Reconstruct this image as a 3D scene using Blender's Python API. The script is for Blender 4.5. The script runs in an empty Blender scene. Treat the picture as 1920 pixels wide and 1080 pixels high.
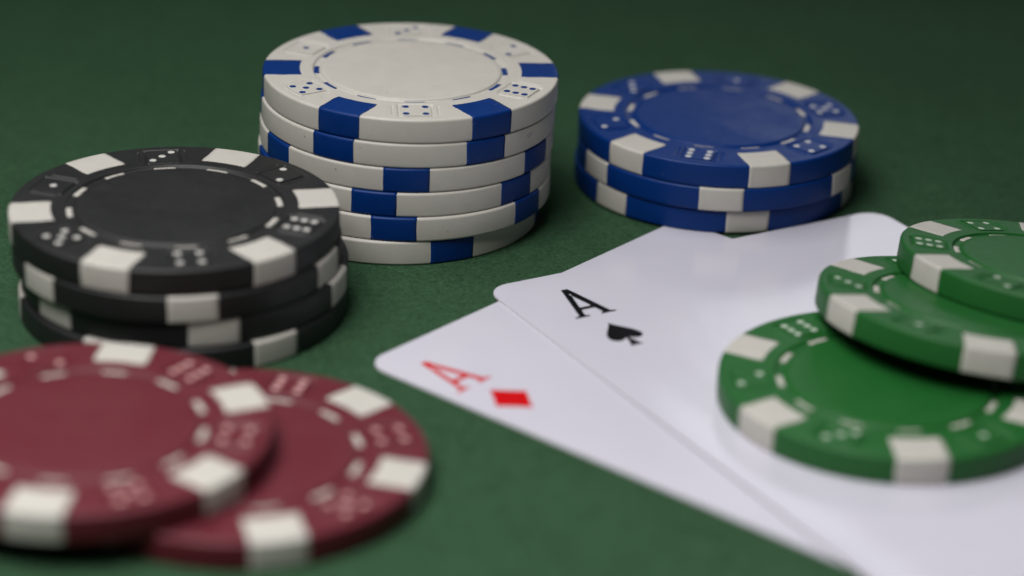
import bpy, bmesh, math, random
from mathutils import Vector, Matrix, Quaternion

random.seed(7)
MM = 0.001
Y0 = 290.0            # millimetres between the camera's foot and the scene's origin
sc = bpy.context.scene
col = sc.collection

# ------------------------------------------------------------------ camera
cam = bpy.data.cameras.new('camera')
cam_ob = bpy.data.objects.new('camera', cam)
col.objects.link(cam_ob)
PITCH, ROLL, CAM_H = math.radians(24.102), math.radians(2.3525), 131.26
F = Vector((0, math.cos(PITCH), -math.sin(PITCH)))
Rv = Vector((1, 0, 0))
Uv = Rv.cross(F)
R2 = Rv * math.cos(ROLL) + Uv * math.sin(ROLL)
U2 = -Rv * math.sin(ROLL) + Uv * math.cos(ROLL)
m = Matrix((R2, U2, -F)).transposed().to_4x4()
m.translation = Vector((0, -Y0, CAM_H)) * MM
cam_ob.matrix_world = m
cam.lens = 87.79
cam.sensor_width = 36.0
cam.clip_start = 0.01
cam.clip_end = 50.0
cam.dof.use_dof = True
cam.dof.focus_distance = 0.327
cam.dof.aperture_fstop = 9.3
cam.dof.aperture_blades = 0
sc.camera = cam_ob

# ------------------------------------------------------------------ light: a dim room, a softbox above the camera and a window behind the table
world = bpy.data.worlds.new('World')
sc.world = world
world.use_nodes = True
bg = world.node_tree.nodes['Background']
bg.inputs['Color'].default_value = (0.93, 0.96, 1.0, 1)
bg.inputs['Strength'].default_value = 0.045

def area(name, loc, target, sx, sy, watts, color, spread=180):
    l = bpy.data.lights.new(name, 'AREA')
    l.shape = 'RECTANGLE'
    l.size, l.size_y = sx, sy
    l.energy = watts
    l.color = color
    l.spread = math.radians(spread)
    o = bpy.data.objects.new(name, l)
    col.objects.link(o)
    o.location = loc
    d = Vector(target) - Vector(loc)
    o.rotation_euler = d.to_track_quat('-Z', 'Y').to_euler()
    return o

area('key_softbox', (-0.11, -0.16, 0.33), (-0.045, -0.12, 0), 0.20, 0.20, 0.565, (1.0, 0.985, 0.965), 95)
area('overhead_fill', (-0.14, 0.08, 0.42), (-0.05, -0.10, 0), 0.25, 0.25, 0.25, (1.0, 0.985, 0.965), 110)  # added weak fill lamp, lends the chip tops sheen and brightness
area('back_window', (0.31, 0.87, 0.37), (0.04, 0.0, 0.0), 0.42, 0.21, 0.42, (0.93, 0.95, 1.0))

sc.view_settings.view_transform = 'Standard'
sc.view_settings.look = 'None'
sc.view_settings.gamma = 1.0
sc.view_settings.exposure = 0.0
sc.render.engine = 'CYCLES'
sc.cycles.use_denoising = True

# ------------------------------------------------------------------ materials
def new_mat(name):
    mt = bpy.data.materials.new(name)
    mt.use_nodes = True
    nt = mt.node_tree
    return mt, nt, nt.nodes['Principled BSDF']

def node(nt, kind, **kw):
    n = nt.nodes.new(kind)
    for k, v in kw.items():
        if k in n.inputs:
            n.inputs[k].default_value = v
        else:
            setattr(n, k, v)
    return n

def coords(nt, jitter=True):
    tc = nt.nodes.new('ShaderNodeTexCoord')
    if not jitter:
        return tc.outputs['Object']
    oi = nt.nodes.new('ShaderNodeObjectInfo')
    mul = nt.nodes.new('ShaderNodeVectorMath'); mul.operation = 'SCALE'
    mul.inputs[0].default_value = (0.31, 0.17, 0.23)
    nt.links.new(oi.outputs['Random'], mul.inputs['Scale'])
    add = nt.nodes.new('ShaderNodeVectorMath'); add.operation = 'ADD'
    nt.links.new(tc.outputs['Object'], add.inputs[0])
    nt.links.new(mul.outputs[0], add.inputs[1])
    return add.outputs[0]

def ramp(nt, fac, p0, p1, c0=(0, 0, 0, 1), c1=(1, 1, 1, 1)):
    r = nt.nodes.new('ShaderNodeValToRGB')
    r.color_ramp.elements[0].position, r.color_ramp.elements[0].color = p0, c0
    r.color_ramp.elements[1].position, r.color_ramp.elements[1].color = p1, c1
    nt.links.new(fac, r.inputs['Fac'])
    return r.outputs['Color']

def mix(nt, fac, a, b, blend='MIX'):
    n = nt.nodes.new('ShaderNodeMix'); n.data_type = 'RGBA'; n.blend_type = blend
    for sock, v in ((n.inputs[0], fac), (n.inputs[6], a), (n.inputs[7], b)):
        if hasattr(v, 'links'):
            nt.links.new(v, sock)
        else:
            sock.default_value = v
    return n.outputs[2]

def plastic(name, rgb, speck=None, speck_amt=0.0, worn=None, worn_amt=0.0, rough=0.46, grain=0.05, spec=0.5):
    mt, nt, b = new_mat(name)
    v = coords(nt)
    cloud = node(nt, 'ShaderNodeTexNoise', Scale=420.0, Detail=4.0, Roughness=0.6)
    nt.links.new(v, cloud.inputs['Vector'])
    dark = tuple(c * 0.965 for c in rgb) + (1,)
    light = tuple(min(1, c * 1.03) for c in rgb) + (1,)
    c = mix(nt, ramp(nt, cloud.outputs['Fac'], 0.3, 0.7), dark, light)
    if worn:
        # thin scratches and rubbed patches
        sv = nt.nodes.new('ShaderNodeMapping')
        sv.inputs['Scale'].default_value = (1, 1, 5)
        sv.inputs['Rotation'].default_value = (0.3, 0.5, 0.2)
        nt.links.new(v, sv.inputs['Vector'])
        sn = node(nt, 'ShaderNodeTexNoise', Scale=600.0, Detail=5.0, Roughness=0.7)
        nt.links.new(sv.outputs[0], sn.inputs['Vector'])
        f = ramp(nt, sn.outputs['Fac'], 0.58, 0.82)
        c = mix(nt, mix(nt, worn_amt, (0, 0, 0, 1), f), c, worn + (1,))
    if speck:
        vo = node(nt, 'ShaderNodeTexVoronoi', Scale=420.0)
        nt.links.new(v, vo.inputs['Vector'])
        f = ramp(nt, vo.outputs['Distance'], 0.03, 0.085, (1, 1, 1, 1), (0, 0, 0, 1))
        sel = ramp(nt, vo.outputs['Color'], 0.44, 0.56)
        f2 = mix(nt, 1.0, f, sel, 'MULTIPLY')
        f3 = mix(nt, speck_amt, (0, 0, 0, 1), f2)
        c = mix(nt, f3, c, speck + (1,))
    nt.links.new(c, b.inputs['Base Color'])
    rn = node(nt, 'ShaderNodeTexNoise', Scale=900.0, Detail=3.0)
    nt.links.new(v, rn.inputs['Vector'])
    mr = node(nt, 'ShaderNodeMapRange')
    mr.inputs['To Min'].default_value = rough - 0.07
    mr.inputs['To Max'].default_value = rough + 0.09
    nt.links.new(rn.outputs['Fac'], mr.inputs['Value'])
    hn = node(nt, 'ShaderNodeTexNoise', Scale=110.0, Detail=4.0, Roughness=0.65, Distortion=0.6)
    nt.links.new(v, hn.inputs['Vector'])
    hr = node(nt, 'ShaderNodeMapRange')
    hr.inputs['From Min'].default_value = 0.3
    hr.inputs['From Max'].default_value = 0.7
    hr.inputs['To Min'].default_value = -0.07
    hr.inputs['To Max'].default_value = 0.07
    nt.links.new(hn.outputs['Fac'], hr.inputs['Value'])
    ad = node(nt, 'ShaderNodeMath', operation='ADD')
    nt.links.new(mr.outputs[0], ad.inputs[0])
    nt.links.new(hr.outputs[0], ad.inputs[1])
    nt.links.new(ad.outputs[0], b.inputs['Roughness'])
    gn = node(nt, 'ShaderNodeTexNoise', Scale=4200.0, Detail=3.0, Roughness=0.6)
    nt.links.new(v, gn.inputs['Vector'])
    bp = node(nt, 'ShaderNodeBump', Strength=grain * 4, Distance=0.00006)
    nt.links.new(gn.outputs['Fac'], bp.inputs['Height'])
    nt.links.new(bp.outputs[0], b.inputs['Normal'])
    b.inputs['IOR'].default_value = 1.5
    b.inputs['Specular IOR Level'].default_value = spec
    return mt

WHITE = (0.485, 0.465, 0.422)
CREAM = (0.48, 0.46, 0.42)
M = {
    'white': plastic('white_plastic', WHITE, speck=(0.22, 0.19, 0.13), speck_amt=0.9),
    'blue': plastic('blue_plastic', (0.0006, 0.026, 0.150), worn=(0.03, 0.085, 0.27), worn_amt=0.25, rough=0.40, spec=0.20, speck=(0.12, 0.16, 0.28), speck_amt=0.35),
    'black': plastic('black_plastic', (0.0075, 0.0080, 0.0085), rough=0.52, grain=0.09, spec=0.5, speck=(0.10, 0.10, 0.09), speck_amt=0.3),
    'red': plastic('red_plastic', (0.104, 0.010, 0.0185), rough=0.5, spec=0.4, speck=(0.25, 0.08, 0.09), speck_amt=0.4),
    'green': plastic('green_plastic', (0.011, 0.100, 0.018), rough=0.46, spec=0.32, speck=(0.10, 0.22, 0.11), speck_amt=0.4),
    'pip_black': plastic('pip_paint_on_black', (0.5, 0.49, 0.46), rough=0.5),
    'pip_red': plastic('pip_paint_on_red', (0.52, 0.30, 0.29), rough=0.5),
    'pip_green': plastic('pip_paint_on_green', (0.42, 0.50, 0.41), rough=0.5),
    'pip_blue': plastic('pip_paint_on_blue', (0.48, 0.49, 0.50), rough=0.5),
    'cream': plastic('cream_plastic', CREAM, speck=(0.2, 0.17, 0.12), speck_amt=0.5, rough=0.48),
}

def scuff_material():
    mt, nt, b = new_mat('blue_rub_mark')
    v = coords(nt)
    n1 = node(nt, 'ShaderNodeTexNoise', Scale=2600.0, Detail=4.0)
    nt.links.new(v, n1.inputs['Vector'])
    c = mix(nt, ramp(nt, n1.outputs['Fac'], 0.42, 0.58), WHITE + (1,), (0.16, 0.19, 0.30, 1))
    nt.links.new(c, b.inputs['Base Color'])
    b.inputs['Roughness'].default_value = 0.5
    return mt
M['scuff'] = scuff_material()

def felt_material():
    mt, nt, b = new_mat('green_felt')
    v = coords(nt, False)
    big = node(nt, 'ShaderNodeTexNoise', Scale=38.0, Detail=5.0, Roughness=0.6)
    nt.links.new(v, big.inputs['Vector'])
    c = mix(nt, ramp(nt, big.outputs['Fac'], 0.3, 0.72), (0.0275, 0.066, 0.0345, 1), (0.0315, 0.076, 0.0395, 1))
    fine = node(nt, 'ShaderNodeTexNoise', Scale=1900.0, Detail=5.0, Roughness=0.75, Distortion=0.8)
    nt.links.new(v, fine.inputs['Vector'])
    c = mix(nt, ramp(nt, fine.outputs['Fac'], 0.30, 0.70), mix(nt, 1.0, c, (0.50, 0.52, 0.50, 1), 'MULTIPLY'), mix(nt, 1.0, c, (1.52, 1.45, 1.45, 1), 'MULTIPLY'))
    fuzz = node(nt, 'ShaderNodeTexNoise', Scale=420.0, Detail=4.0, Roughness=0.7, Distortion=1.5)
    nt.links.new(v, fuzz.inputs['Vector'])
    c = mix(nt, ramp(nt, fuzz.outputs['Fac'], 0.32, 0.70), mix(nt, 1.0, c, (0.82, 0.83, 0.82, 1), 'MULTIPLY'), mix(nt, 1.0, c, (1.16, 1.14, 1.14, 1), 'MULTIPLY'))
    nt.links.new(c, b.inputs['Base Color'])
    b.inputs['Roughness'].default_value = 0.95
    b.inputs['Specular IOR Level'].default_value = 0.05
    b.inputs['Sheen Weight'].default_value = 0.0
    b.inputs['Sheen Roughness'].default_value = 0.5
    fb = node(nt, 'ShaderNodeTexNoise', Scale=2600.0, Detail=4.0, Roughness=0.7, Distortion=1.0)
    nt.links.new(v, fb.inputs['Vector'])
    bp = node(nt, 'ShaderNodeBump', Strength=0.55, Distance=0.00018)
    nt.links.new(fb.outputs['Fac'], bp.inputs['Height'])
    nt.links.new(bp.outputs[0], b.inputs['Normal'])
    return mt
M['felt'] = felt_material()

def fibre_material():
    mt, nt, b = new_mat('felt_fibre')
    b.inputs['Base Color'].default_value = (0.036, 0.100, 0.048, 1)
    b.inputs['Roughness'].default_value = 0.8
    b.inputs['Specular IOR Level'].default_value = 0.2
    return mt
M['fibre'] = fibre_material()

def card_material():
    mt, nt, b = new_mat('glossy_card_face')
    v = coords(nt)
    n1 = node(nt, 'ShaderNodeTexNoise', Scale=60.0, Detail=3.0)
    nt.links.new(v, n1.inputs['Vector'])
    c = mix(nt, ramp(nt, n1.outputs['Fac'], 0.3, 0.7), (0.522, 0.510, 0.585, 1), (0.542, 0.530, 0.605, 1))
    nt.links.new(c, b.inputs['Base Color'])
    b.inputs['Roughness'].default_value = 0.10
    b.inputs['IOR'].default_value = 1.5
    st = nt.nodes.new('ShaderNodeMapping')
    st.inputs['Scale'].default_value = (1.0, 2.6, 1.0)
    st.inputs['Rotation'].default_value = (0, 0, 0.9)
    nt.links.new(v, st.inputs['Vector'])
    g = node(nt, 'ShaderNodeTexNoise', Scale=1100.0, Detail=4.0, Roughness=0.65)
    nt.links.new(st.outputs[0], g.inputs['Vector'])
    bp = node(nt, 'ShaderNodeBump', Strength=0.42, Distance=0.00004)
    nt.links.new(g.outputs['Fac'], bp.inputs['Height'])
    wv = node(nt, 'ShaderNodeTexNoise', Scale=170.0, Detail=2.0, Roughness=0.5)
    nt.links.new(v, wv.inputs['Vector'])
    bw = node(nt, 'ShaderNodeBump', Strength=0.5, Distance=0.00010)
    nt.links.new(wv.outputs['Fac'], bw.inputs['Height'])
    nt.links.new(bp.outputs[0], bw.inputs['Normal'])
    nt.links.new(bw.outputs[0], b.inputs['Normal'])
    return mt
M['card'] = card_material()

def flat_mat(name, rgb, rough):
    mt, nt, b = new_mat(name)
    v = coords(nt)
    n1 = node(nt, 'ShaderNodeTexNoise', Scale=1500.0, Detail=2.0)
    nt.links.new(v, n1.inputs['Vector'])
    c = mix(nt, ramp(nt, n1.outputs['Fac'], 0.3, 0.7), tuple(x * 0.93 for x in rgb) + (1,), tuple(x * 1.05 for x in rgb) + (1,))
    nt.links.new(c, b.inputs['Base Color'])
    b.inputs['Roughness'].default_value = rough
    return mt
M['card_edge'] = flat_mat('card_edge_paper', (0.62, 0.60, 0.62), 0.8)
M['ink_black'] = flat_mat('black_ink', (0.004, 0.004, 0.005), 0.13)
M['ink_red'] = flat_mat('red_ink', (0.52, 0.003, 0.006), 0.13)

# ------------------------------------------------------------------ helpers
def mesh_from(name, verts, faces, mats, smooth=True, fmat=None):
    me = bpy.data.meshes.new(name)
    me.from_pydata([tuple(c * MM for c in v) for v in verts], [], faces)
    for mt in mats:
        me.materials.append(mt)
    if smooth:
        me.polygons.foreach_set('use_smooth', [True] * len(me.polygons))
    if fmat:
        me.polygons.foreach_set('material_index', fmat)
    me.update()
    return me

def link(name, me, parent=None, mat=None):
    o = bpy.data.objects.new(name, me)
    col.objects.link(o)
    if parent is not None:
        o.parent = parent
    if mat is not None:
        o.material_slots[0].link = 'OBJECT'
        o.material_slots[0].material = mat
    return o

def P(x, y, z=0.0):                                    # millimetres in the fitted frame -> metres
    return Vector((x, y - Y0, z)) * MM

# ------------------------------------------------------------------ the table top
def build_felt():
    s = 2500
    v = [(-s, -s, 0), (s, -s, 0), (s, s, 0), (-s, s, 0)]
    o = link('felt_table_top', mesh_from('felt_table_top', v, [(0, 1, 2, 3)], [M['felt']], False))
    o['kind'] = 'structure'
    o['label'] = 'dark green felt playing surface of the table'
    return o
build_felt()

# ------------------------------------------------------------------ poker chips
T = 3.343             # pitch of a stack
H = 3.330             # height of a chip
R = 20.0
BEV = 0.36
RING_OUT, RING_IN = 13.25, 12.25
DIE_R, DIE_H = 16.35, 2.05     # centre radius, half size of a die

def edge_profile(off=0.0, nb=6, r_in=None):
    """top rim -> round -> side -> round -> bottom, (r, z) in mm"""
    pr = []
    if r_in is not None:
        k = 6
        for i in range(k):
            pr.append((r_in + (R - BEV - r_in) * i / k, H + off))
    for i in range(nb + 1):
        a = math.pi / 2 * (1 - i / nb)
        pr.append((R - BEV + (BEV + off) * math.cos(a), H - BEV + (BEV + off) * math.sin(a)))
    # the moulded edge bulges very slightly
    pr.append((R + off + 0.015, H * 0.5))
    for i in range(nb + 1):
        a = -math.pi / 2 * i / nb
        pr.append((R - BEV + (BEV + off) * math.cos(a), BEV + (BEV + off) * math.sin(a)))
    return pr

def groove(d, w):
    """cosine groove profile of half width w"""
    d = abs(d)
    return 0.0 if d >= w else 0.5 + 0.5 * math.cos(math.pi * d / w)

def rim_height(r, a):
    """relief of the rim: an engraved frame and two short bars round each die (a: angle from that die's axis)"""
    u = r * math.sin(a); v = r * math.cos(a) - DIE_R
    q = max(abs(u), abs(v)) - (DIE_H + 0.12)
    h = -0.31 * groove(q, 0.28)
    if abs(v) < 1.75:
        h -= 0.26 * max(groove(abs(u) - 3.0, 0.20), 0)
    return h

def ring_height(r):
    """centre disc, dashed channel, rim"""
    pts = [(0, -0.03), (RING_IN - 0.10, -0.03), (RING_IN + 0.06, -0.33), (RING_OUT - 0.10, -0.33), (RING_OUT + 0.05, 0.0), (99, 0)]
    for (r0, h0), (r1, h1) in zip(pts, pts[1:]):
        if r <= r1:
            t = (r - r0) / (r1 - r0)
            return h0 + (h1 - h0) * t
    return 0.0

def lathe_mesh(name, prof, n, relief=False):
    verts, faces = [], []
    for (r, z) in prof:
        for k in range(n):
            a = 2 * math.pi * k / n
            zz = z
            if relief and z > H - 0.01 and RING_OUT < r < 19.5:
                b = (a - math.radians(30)) % math.radians(60)
                if b > math.radians(30):
                    b -= math.radians(60)
                zz += rim_height(r, b)
            verts.append((r * math.cos(a), r * math.sin(a), zz))
    for j in range(len(prof) - 1):
        for k in range(n):
            k2 = (k + 1) % n
            faces.append((j * n + k, (j + 1) * n + k, (j + 1) * n + k2, j * n + k2))
    c0 = len(verts); verts.append((0, 0, prof[0][1]))
    c1 = len(verts); verts.append((0, 0, prof[-1][1]))
    L = (len(prof) - 1) * n
    for k in range(n):
        k2 = (k + 1) % n
        faces.append((c0, k, k2))
        faces.append((c1, L + k2, L + k))
    return mesh_from(name, verts, faces, [M['white']])

rs = [4, 8, 11.5, RING_IN - 0.12, RING_IN - 0.06, RING_IN, RING_IN + 0.08, RING_IN + 0.4, RING_OUT - 0.14, RING_OUT - 0.06, RING_OUT + 0.02, RING_OUT + 0.10]
prof = [(r, H + ring_height(r)) for r in rs]
r = RING_OUT + 0.2
while r < R - BEV - 0.12:
    prof.append((r, H)); r += 0.105
FULL_BODY = lathe_mesh('chip_body', prof + edge_profile(0.0) + [(10, 0)], 840, True)
PLAIN_BODY = lathe_mesh('chip_body_plain', [(6, H - 0.07), (15, H)] + edge_profile(0.0) + [(10, 0)], 200)

def spot_mesh(name, seed):
    rnd = random.Random(seed)
    pr = edge_profile(0.007, 6, 15.0)
    n = 14
    verts, faces = [], []
    ph1, ph2 = rnd.random() * 6, rnd.random() * 6
    half = 3.02 + rnd.uniform(-0.08, 0.1)
    for j, (r, z) in enumerate(pr):
        w0 = half + 0.035 * math.sin(j * 1.7 + ph1) + rnd.uniform(-0.03, 0.03)
        w1 = half + 0.035 * math.sin(j * 1.3 + ph2) + rnd.uniform(-0.03, 0.03)
        if j == 0:
            w0 -= 0.12; w1 -= 0.12
        a0, a1 = -math.asin(w0 / r), math.asin(w1 / r)
        for k in range(n + 1):
            a = a0 + (a1 - a0) * k / n
            verts.append((r * math.cos(a), r * math.sin(a), z))
    m1 = n + 1
    for j in range(len(pr) - 1):
        for k in range(n):
            faces.append((j * m1 + k, (j + 1) * m1 + k, (j + 1) * m1 + k + 1, j * m1 + k + 1))
    # thin side walls so that the inlay is set into the body
    cx, cz = 16.0, H / 2
    for k in (0, n):
        base = len(verts)
        for j in range(len(pr)):
            x, y, z = verts[j * m1 + k]
            rr = math.hypot(x, y); s = (rr - 0.15) / rr
            verts.append((x * s, y * s, z + (0.12 if z < cz else -0.12)))
        for j in range(len(pr) - 1):
            q = (j * m1 + k, base + j, base + j + 1, (j + 1) * m1 + k)
            faces.append(q if k == 0 else q[::-1])
    return mesh_from(name, verts, faces, [M['cream']])
SPOTS = [spot_mesh('edge_spot', s) for s in range(8)]

def dash_mesh():
    verts, faces = [], []
    z0, z1 = H - 0.35, H - 0.245
    ha = math.radians(6.1); n = 8
    ri, ro = RING_IN + 0.13, RING_OUT - 0.13
    for k in range(n + 1):
        a = -ha + 2 * ha * k / n
        c, s = math.cos(a), math.sin(a)
        e = 0.06
        for (r, z) in ((ri, z0), (ri + e, z1), (ro - e, z1), (ro, z0)):
            verts.append((r * c, r * s, z))
    for k in range(n):
        for j in range(3):
            faces.append((4 * k + j, 4 * k + j + 1, 4 * k + 5 + j, 4 * k + 4 + j))
    faces.append((0, 3, 2, 1)); e = 4 * n; faces.append((e, e + 1, e + 2, e + 3))
    return mesh_from('ring_dash', verts, faces, [M['cream']])
DASH = dash_mesh()

def die_mesh():
    """low square plaque with softened corners, its own axis radial (x) and tangential (y)"""
    verts, faces = [], []
    def ringpts(h, rad, z):
        out = []
        for cx, cy, a0 in ((1, 1, 0), (-1, 1, 90), (-1, -1, 180), (1, -1, 270)):
            for k in range(4):
                a = math.radians(a0 + 30 * k)
                out.append((cx * (h - rad) + rad * math.cos(a), cy * (h - rad) + rad * math.sin(a), z))
        return out
    for h, rad, z in ((DIE_H - 0.04, 0.3, -0.30), (DIE_H - 0.06, 0.3, 0.012), (DIE_H - 0.16, 0.25, 0.034)):
        verts += ringpts(h, rad, z)
    n = 16
    for j in range(2):
        for k in range(n):
            k2 = (k + 1) % n
            faces.append((j * n + k, j * n + k2, (j + 1) * n + k2, (j + 1) * n + k))
    faces.append(tuple(range(2 * n, 3 * n)))
    return mesh_from('die', verts, faces, [M['white']], False)
DIE = die_mesh()

def pip_mesh():
    verts, faces = [], []
    n = 16
    for r, z in ((0.46, 0.030), (0.44, 0.050), (0.36, 0.058)):
        for k in range(n):
            a = 2 * math.pi * k / n
            verts.append((r * math.cos(a), r * math.sin(a), z))
    for j in range(2):
        for k in range(n):
            k2 = (k + 1) % n
            faces.append((j * n + k, j * n + k2, (j + 1) * n + k2, (j + 1) * n + k))
    faces.append(tuple(range(2 * n, 3 * n)))
    return mesh_from('pip', verts, faces, [M['cream']])
PIP = pip_mesh()

q = 1.28
# (radial, tangential) places of the pips
PIPS = {1: [(0, 0)],
        2: [(q, q), (-q, -q)],
        3: [(-q, q), (0, 0), (q, -q)],
        4: [(q, q), (q, -q), (-q, q), (-q, -q)],
        5: [(q, q), (q, -q), (0, 0), (-q, q), (-q, -q)],
        6: [(q, q), (0, q), (-q, q), (q, -q), (0, -q), (-q, -q)]}
CCW = [4, 6, 2, 3, 1, 5]

chip_count = 0
def chip(label, group, colour, x, y, z, spot, scale=1.0, four=None, reverse=False, normal=None):
    """spot: angle of one edge spot; four: angle of the die that shows four (None: the face is covered)"""
    global chip_count
    rnd = random.Random(100 + chip_count)
    chip_count += 1
    body_mat = M[colour]
    inlay = M['blue'] if colour == 'white' else M['cream']
    t = bpy.data.objects.new('poker_chip', None)
    t.empty_display_size = 0.01
    col.objects.link(t)
    t['label'] = label; t['category'] = 'poker chip'; t['group'] = group
    rot = Quaternion((0, 0, 1), math.radians(spot))
    if normal is not None:
        rot = Vector((0, 0, 1)).rotation_difference(Vector(normal).normalized()) @ rot
    t.rotation_mode = 'QUATERNION'
    t.rotation_quaternion = rot
    t.location = P(x, y, z)
    t.scale = (scale, scale, 1.0)
    link('body', FULL_BODY if four is not None else PLAIN_BODY, t, body_mat)
    off = rnd.randrange(8)
    for k in range(6):
        o = link('edge_spot', SPOTS[(off + k * 3) % 8], t, inlay)
        o.rotation_euler = (0, 0, math.radians(60 * k) + rnd.uniform(-0.008, 0.008))
    if four is None:
        return t
    for k in range(12):
        o = link('ring_dash', DASH, t, inlay)
        o.rotation_euler = (0, 0, math.radians(30 * k))
    seq = CCW if not reverse else CCW[::-1]
    i0 = seq.index(4)
    for k in range(6):
        val = seq[(i0 + k) % 6]
        a = math.radians(four - spot + 60 * k)
        d = link('die', DIE, t, body_mat)
        d.location = (DIE_R * math.cos(a) * MM, DIE_R * math.sin(a) * MM, H * MM)
        d.rotation_euler = (0, 0, a)
        for (u, v) in PIPS[val]:
            p = link('pip', PIP, d, M['blue'] if colour == 'white' else M['pip_' + colour])
            p.location = (u * MM, v * MM, 0)
    return t

ORD = ['topmost', 'second from the top', 'third from the top', 'fourth from the top', 'fifth from the top', 'bottom']
WT = [(-14.84, 319.7, 5.2), (-15.05, 319.6, 3.5), (-15.2, 319.5, 33.2), (-15.4, 319.3, 21.0), (-15.35, 319.0, 28.8), (-16.74, 318.88, 56.0)]
white_chips = []
for k, (x, y, s) in enumerate(WT):
    lab = 'topmost white poker chip with blue edge spots on the tall white stack' if k == 0 else \
          'white poker chip with blue edge spots, %s of the tall white stack' % (ORD[k] if k < 5 else 'lowest')
    white_chips.append(chip(lab, 'white chips in the tall stack', 'white', x, y, (5 - k) * T, s, 0.9975, 275.2 if k == 0 else None))

# the blue stack leans a hair because a card corner is caught under it
bn = (0.0, 0.0065, 1.0)
BT = [(28.25, 333.3, 47.2), (28.3, 333.1, 28.2), (28.0, 333.62, 40.8)]
for k, (x, y, s) in enumerate(BT):
    lab = ['topmost blue poker chip with white edge spots on the blue stack',
           'blue poker chip with white edge spots, middle of the blue stack',
           'blue poker chip with white edge spots, lowest of the blue stack, on a card corner'][k]
    chip(lab, 'blue chips in the stack', 'blue', x, y, 0.14 + (2 - k) * T, s, 0.99, 317.2 if k == 0 else None, True, bn)

KT = [(-41.9, 284.5, 13.8), (-41.6, 284.2, 42.8), (-40.75, 284.8, 47.0), (-40.97, 284.0, 10.8)]
for k, (x, y, s) in enumerate(KT):
    lab = ['topmost black poker chip with white edge spots on the black stack',
           'black poker chip with white edge spots, second from the top of the black stack',
           'black poker chip with white edge spots, third from the top of the black stack',
           'black poker chip with white edge spots, lowest of the black stack'][k]
    chip(lab, 'black chips in the stack', 'black', x, y, (3 - k) * T, s, 1.012, 283.8 if k == 0 else None)

chip('red poker chip lying flat on the felt, partly covered by another red chip', 'red chips overlapping', 'red', -28.55, 240.03, 0.0, 47.5, 1.012, 377.5)
chip('red poker chip lying on top of another red chip', 'red chips overlapping', 'red', -45.3, 238.43, T, 25.2, 1.012, 355.2)

ga = math.radians(55)
gn = (0.17 * math.cos(ga), 0.17 * math.sin(ga), 1.0)
gnv = Vector(gn).normalized()
CARD_T = 0.27
ZC = 2 * CARD_T + 0.03
chip('lowest green poker chip with white edge spots lying flat on the ace of spades', 'green chips fanned over the cards', 'green', 44.32, 262.93, ZC, 34.5, 0.99, 64.5)
mb = Vector((57.18, 278.64, 6.948 + 0.2)) - gnv * T
chip('middle green poker chip tilted between two other green chips', 'green chips fanned over the cards', 'green', mb.x, mb.y, mb.z, 23.75, 0.99, -6.25, False, gn)
tb = Vector((68.73, 291.06, 7.485 + 0.2)) - gnv * (T - 0.01)
chip('uppermost green poker chip tilted, resting on another green chip', 'green chips fanned over the cards', 'green', tb.x, tb.y, tb.z, 24.5, 0.99, 114.5, False, gn)

# a small blue rub mark on the side of the second white chip
def scuff_mark(parent):
    rnd = random.Random(5)
    verts, faces = [], []
    r = R + 0.022
    n = 12
    for k in range(n + 1):
        t = k / n
        a = math.radians(-32.6 + 4.6 * t - 3.5)
        mid = 2.05 + 0.75 * t * t
        h = (0.08 + 0.26 * math.sin(math.pi * min(1, t * 1.15)) ** 0.8) * (0.75 + 0.5 * rnd.random())
        for z in (mid - h, mid + h * 0.8):
            verts.append((r * math.cos(a), r * math.sin(a), z))
    for k in range(n):
        faces.append((2 * k, 2 * k + 2, 2 * k + 3, 2 * k + 1))
    o = link('scuff_mark', mesh_from('scuff_mark', verts, faces, [M['scuff']]), parent)
    o.rotation_euler = (0, 0, math.radians(-3.5))
    o['label'] = 'faint blue rub mark on the white edge'
scuff_mark(white_chips[1])

# ------------------------------------------------------------------ playing cards
CW, CL, CR = 63.0, 88.0, 3.3
D_CORNER, D_ANG = (-17.376, 269.056), math.radians(50.9)
S_CORNER, S_ANG = (-3.555, 291.749), math.radians(30.77)

def to_world(corner, ang, u, v):
    """u along the card's top edge, v down the card, millimetres"""
    return (corner[0] + u * math.cos(ang) + v * math.sin(ang), corner[1] + u * math.sin(ang) - v * math.cos(ang))

def to_card(corner, ang, x, y):
    dx, dy = x - corner[0], y - corner[1]
    return dx * math.cos(ang) + dy * math.sin(ang), dx * math.sin(ang) - dy * math.cos(ang)

def smooth(t):
    t = max(0.0, min(1.0, t))
    return t * t * (3 - 2 * t)

def z_diamond(x, y):
    return 0.012

def z_spade(x, y):
    # lies on the other card and settles to the felt beyond its edge
    u, v = to_card(D_CORNER, D_ANG, x, y)
    du = max(-u, u - CW, 0.0); dv = max(-v, v - CL, 0.0)
    d = math.hypot(du, dv)
    su, sv = to_card(S_CORNER, S_ANG, x, y)
    lift = 0.26 * smooth((sv - 4.0) / 62.0) * (1 - smooth(su / 6.4))      # the long free edge curls up a little
    return 0.012 + (CARD_T + 0.006) * (1 - smooth((d - 18.0) / 26.0)) + lift

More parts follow.
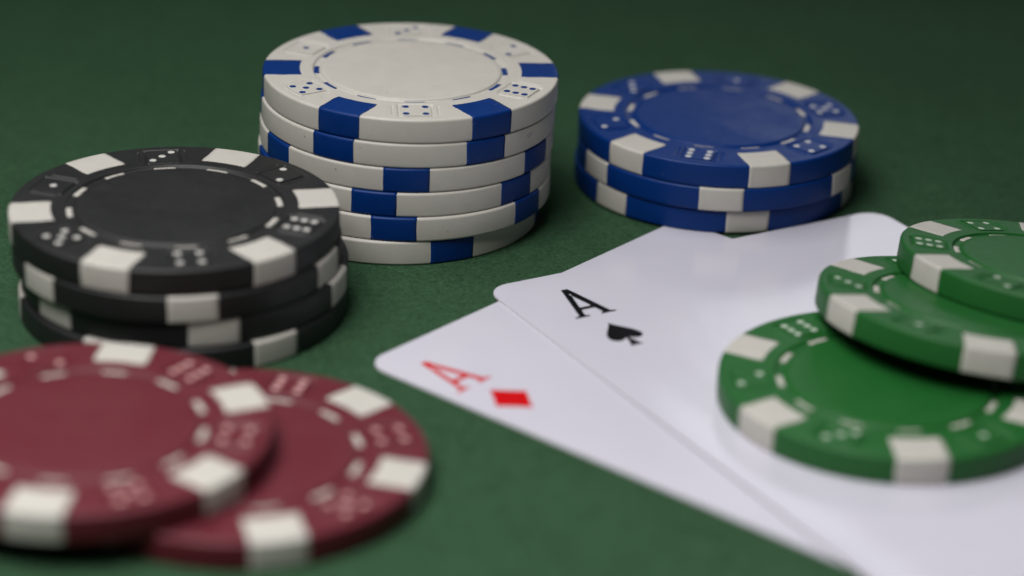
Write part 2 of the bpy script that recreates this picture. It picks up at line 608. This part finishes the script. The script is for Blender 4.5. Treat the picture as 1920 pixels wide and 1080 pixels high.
def build_card(name, label, corner, ang, zf):
    o = bpy.data.objects.new(name, None)
    o.empty_display_size = 0.02
    col.objects.link(o)
    cx, cy = to_world(corner, ang, CW / 2, CL / 2)
    o.location = P(cx, cy, 0)
    o['label'] = label; o['category'] = 'playing card'; o['group'] = 'cards of the dealt pair'
    rows = []
    k = 8
    for i in range(k + 1):
        rows.append(CR * (1 - math.cos(math.pi / 2 * i / k)))
    n = 40
    for i in range(1, n):
        rows.append(CR + (CL - 2 * CR) * i / n)
    for i in range(k + 1):
        rows.append(CL - CR + CR * math.sin(math.pi / 2 * i / k))
    ncol = 42
    verts, faces, fm = [], [], []
    for layer in (1, 0):
        for v in rows:
            e = min(v, CL - v)
            w = CW / 2 if e >= CR else CW / 2 - CR + math.sqrt(max(0.0, CR * CR - (CR - e) ** 2))
            for c in range(ncol + 1):
                u = CW / 2 + w * (2 * c / ncol - 1)
                x, y = to_world(corner, ang, u, v)
                verts.append((x - cx, y - cy, zf(x, y) + (CARD_T if layer else 0.0)))
    m1 = ncol + 1; base = len(rows) * m1
    for j in range(len(rows) - 1):
        for c in range(ncol):
            a = j * m1 + c
            faces.append((a, a + m1, a + m1 + 1, a + 1)); fm.append(0)
            b = base + a
            faces.append((b, b + 1, b + m1 + 1, b + m1)); fm.append(0)
    nr = len(rows) - 1
    rim = [c for c in range(m1)] + [j * m1 + ncol for j in range(1, nr + 1)] + \
          [nr * m1 + c for c in range(ncol - 1, -1, -1)] + [j * m1 for j in range(nr - 1, 0, -1)]
    for a, b in zip(rim, rim[1:] + rim[:1]):
        faces.append((a, b, base + b, base + a)); fm.append(1)
    me = mesh_from('card_stock', verts, faces, [M['card'], M['card_edge']], False, fm)
    link('card_stock', me, o)
    return o, (cx, cy)

def print_mark(name, parent, cxy, corner, ang, zf, polys, mat, flip=False):
    """flat print on the card; polys: closed outlines in card millimetres (u, v)"""
    bm = bmesh.new()
    for poly in polys:
        vs = []
        for (u, v) in poly:
            if flip:
                u, v = CW - u, CL - v
            x, y = to_world(corner, ang, u, v)
            vs.append(bm.verts.new(((x - cxy[0]) * MM, (y - cxy[1]) * MM, (zf(x, y) + CARD_T + 0.006) * MM)))
        bm.faces.new(vs)
    bmesh.ops.triangulate(bm, faces=bm.faces[:])
    bmesh.ops.recalc_face_normals(bm, faces=bm.faces[:])
    for f in bm.faces:
        if f.normal.z < 0:
            f.normal_flip()
    me = bpy.data.meshes.new(name)
    bm.to_mesh(me); bm.free()
    me.materials.append(mat)
    return link(name, me, parent)

def letter_a(cu, top=4.75, bot=13.1, bold=1.0):
    """slab-serif capital A as separate non-overlapping strokes; cu: centre line"""
    h = bot - top
    L0, R0 = cu - 1.92, cu + 1.92          # centre of the feet
    ap = cu + 0.22
    def lin(x0, x1, v):                     # x along a stroke at height v
        return x0 + (x1 - x0) * (v - top) / h
    sl = 0.44 * bold; sr = 0.54 * bold                   # half widths of the two strokes
    vb = bot - 0.50
    out = []
    # left stroke, right stroke
    li = lambda v: lin(ap - 0.02, L0, v)
    ri = lambda v: lin(ap - 0.02, R0, v)
    vj = top + 1.55                        # where the strokes part
    out.append([(ap - 0.48, top), (ap + 0.46, top), (ri(vj) + sr, vj), (ri(vj) - sr + 0.25, vj), (li(vj) + sl - 0.25, vj), (li(vj) - sl, vj)])
    out.append([(li(vj) - sl, vj), (li(vj) + sl - 0.25, vj), (li(vj + .6) + sl, vj + .6), (li(vb) + sl, vb), (li(vb) - sl, vb)])
    out.append([(ri(vj) + sr, vj), (ri(vb) + sr, vb), (ri(vb) - sr, vb), (ri(vj + .6) - sr, vj + .6), (ri(vj) - sr + 0.25, vj)])
    b0, b1 = top + h * 0.67, top + h * 0.76
    out.append([(li(b0) + sl, b0), (ri(b0) - sr, b0), (ri(b1) - sr, b1), (li(b1) + sl, b1)])
    # slabs
    out.append([(li(vb) - sl, vb), (li(vb) + sl, vb), (L0 + 1.06, bot - 0.34), (L0 + 1.06, bot), (L0 - 1.06, bot), (L0 - 1.06, bot - 0.34)])
    out.append([(ri(vb) - sr, vb), (ri(vb) + sr, vb), (R0 + 1.08, bot - 0.34), (R0 + 1.08, bot), (R0 - 1.08, bot), (R0 - 1.08, bot - 0.34)])
    return out

def bez(p0, p1, p2, p3, n=10):
    out = []
    for i in range(n):
        t = i / n
        a, b, c, d = (1 - t) ** 3, 3 * t * (1 - t) ** 2, 3 * t * t * (1 - t), t ** 3
        out.append((a * p0[0] + b * p1[0] + c * p2[0] + d * p3[0], a * p0[1] + b * p1[1] + c * p2[1] + d * p3[1]))
    return out

def spade(cu, top=15.75, k=1.0):
    def s(x, y):
        return (cu + x * k, top + y * k)
    half = bez((0, 0), (0.35, 1.2), (2.35, 2.7), (2.35, 4.1)) + bez((2.35, 4.1), (2.35, 5.35), (0.75, 5.6), (0.24, 4.55)) + \
        bez((0.24, 4.55), (0.3, 5.6), (0.6, 6.4), (0.95, 6.9)) + [(0.95, 6.9)]
    pts = half + [(-x, y) for (x, y) in half[::-1]]
    pts = pts[:-1]
    return [[s(x, y) for (x, y) in pts]]

def diamond(cu, top=15.5, hw=2.75, hh=3.32):
    c = top + hh
    pts = []
    corners = [(cu, c - hh), (cu + hw, c), (cu, c + hh), (cu - hw, c)]
    for (a, b) in zip(corners, corners[1:] + corners[:1]):
        for i in range(6):
            t = i / 6
            bow = 0.06 * math.sin(math.pi * t)
            x = a[0] + (b[0] - a[0]) * t; y = a[1] + (b[1] - a[1]) * t
            pts.append((x + (cu - x) * bow * 0.5, y + (c - y) * bow * 0.5))
    return [pts]

cd, cdc = build_card('playing_card', 'white playing card, the ace of diamonds, lying on the felt under another card', D_CORNER, D_ANG, z_diamond)
cs, csc = build_card('playing_card', 'white playing card, the ace of spades, lying across another ace', S_CORNER, S_ANG, z_spade)
for flip in (False, True):
    print_mark('index_letter', cd, cdc, D_CORNER, D_ANG, z_diamond, letter_a(4.85, 5.0, 13.45, 0.8), M['ink_red'], flip)
    print_mark('suit_mark', cd, cdc, D_CORNER, D_ANG, z_diamond, diamond(5.12), M['ink_red'], flip)
    print_mark('index_letter', cs, csc, S_CORNER, S_ANG, z_spade, letter_a(8.85), M['ink_black'], flip)
    print_mark('suit_mark', cs, csc, S_CORNER, S_ANG, z_spade, spade(8.86), M['ink_black'], flip)

# ------------------------------------------------------------------ loose fibres of the felt
def build_fibres():
    rnd = random.Random(21)
    verts, faces = [], []
    for i in range(26000):
        y = 208 + 190 * rnd.random() ** 1.15
        half = 0.215 * y / 0.91 + 8
        x = rnd.uniform(-half, half)
        a = rnd.uniform(0, math.tau)
        L = rnd.uniform(0.5, 1.9)
        bend = rnd.uniform(-1.4, 1.4)
        hgt = rnd.uniform(0.01, 0.10) * (1.6 if rnd.random() < 0.06 else 1.0)
        w = rnd.uniform(0.010, 0.022)
        n = 4
        base = len(verts)
        px, py = x, y
        for k in range(n + 1):
            t = k / n
            z = 0.012 + hgt * math.sin(math.pi * t) ** 0.8
            ca, sa = math.cos(a), math.sin(a)
            verts.append((px - sa * w, py + ca * w - Y0, z))
            verts.append((px + sa * w, py - ca * w - Y0, z + w))
            px += ca * L / n; py += sa * L / n
            a += bend / n
        for k in range(n):
            b = base + 2 * k
            faces.append((b, b + 2, b + 3, b + 1))
    o = link('felt_fibres', mesh_from('felt_fibres', verts, faces, [M['fibre']], False))
    o['kind'] = 'stuff'
    o['label'] = 'fine loose fibres standing on the green felt'
    o['category'] = 'felt fibres'
build_fibres()
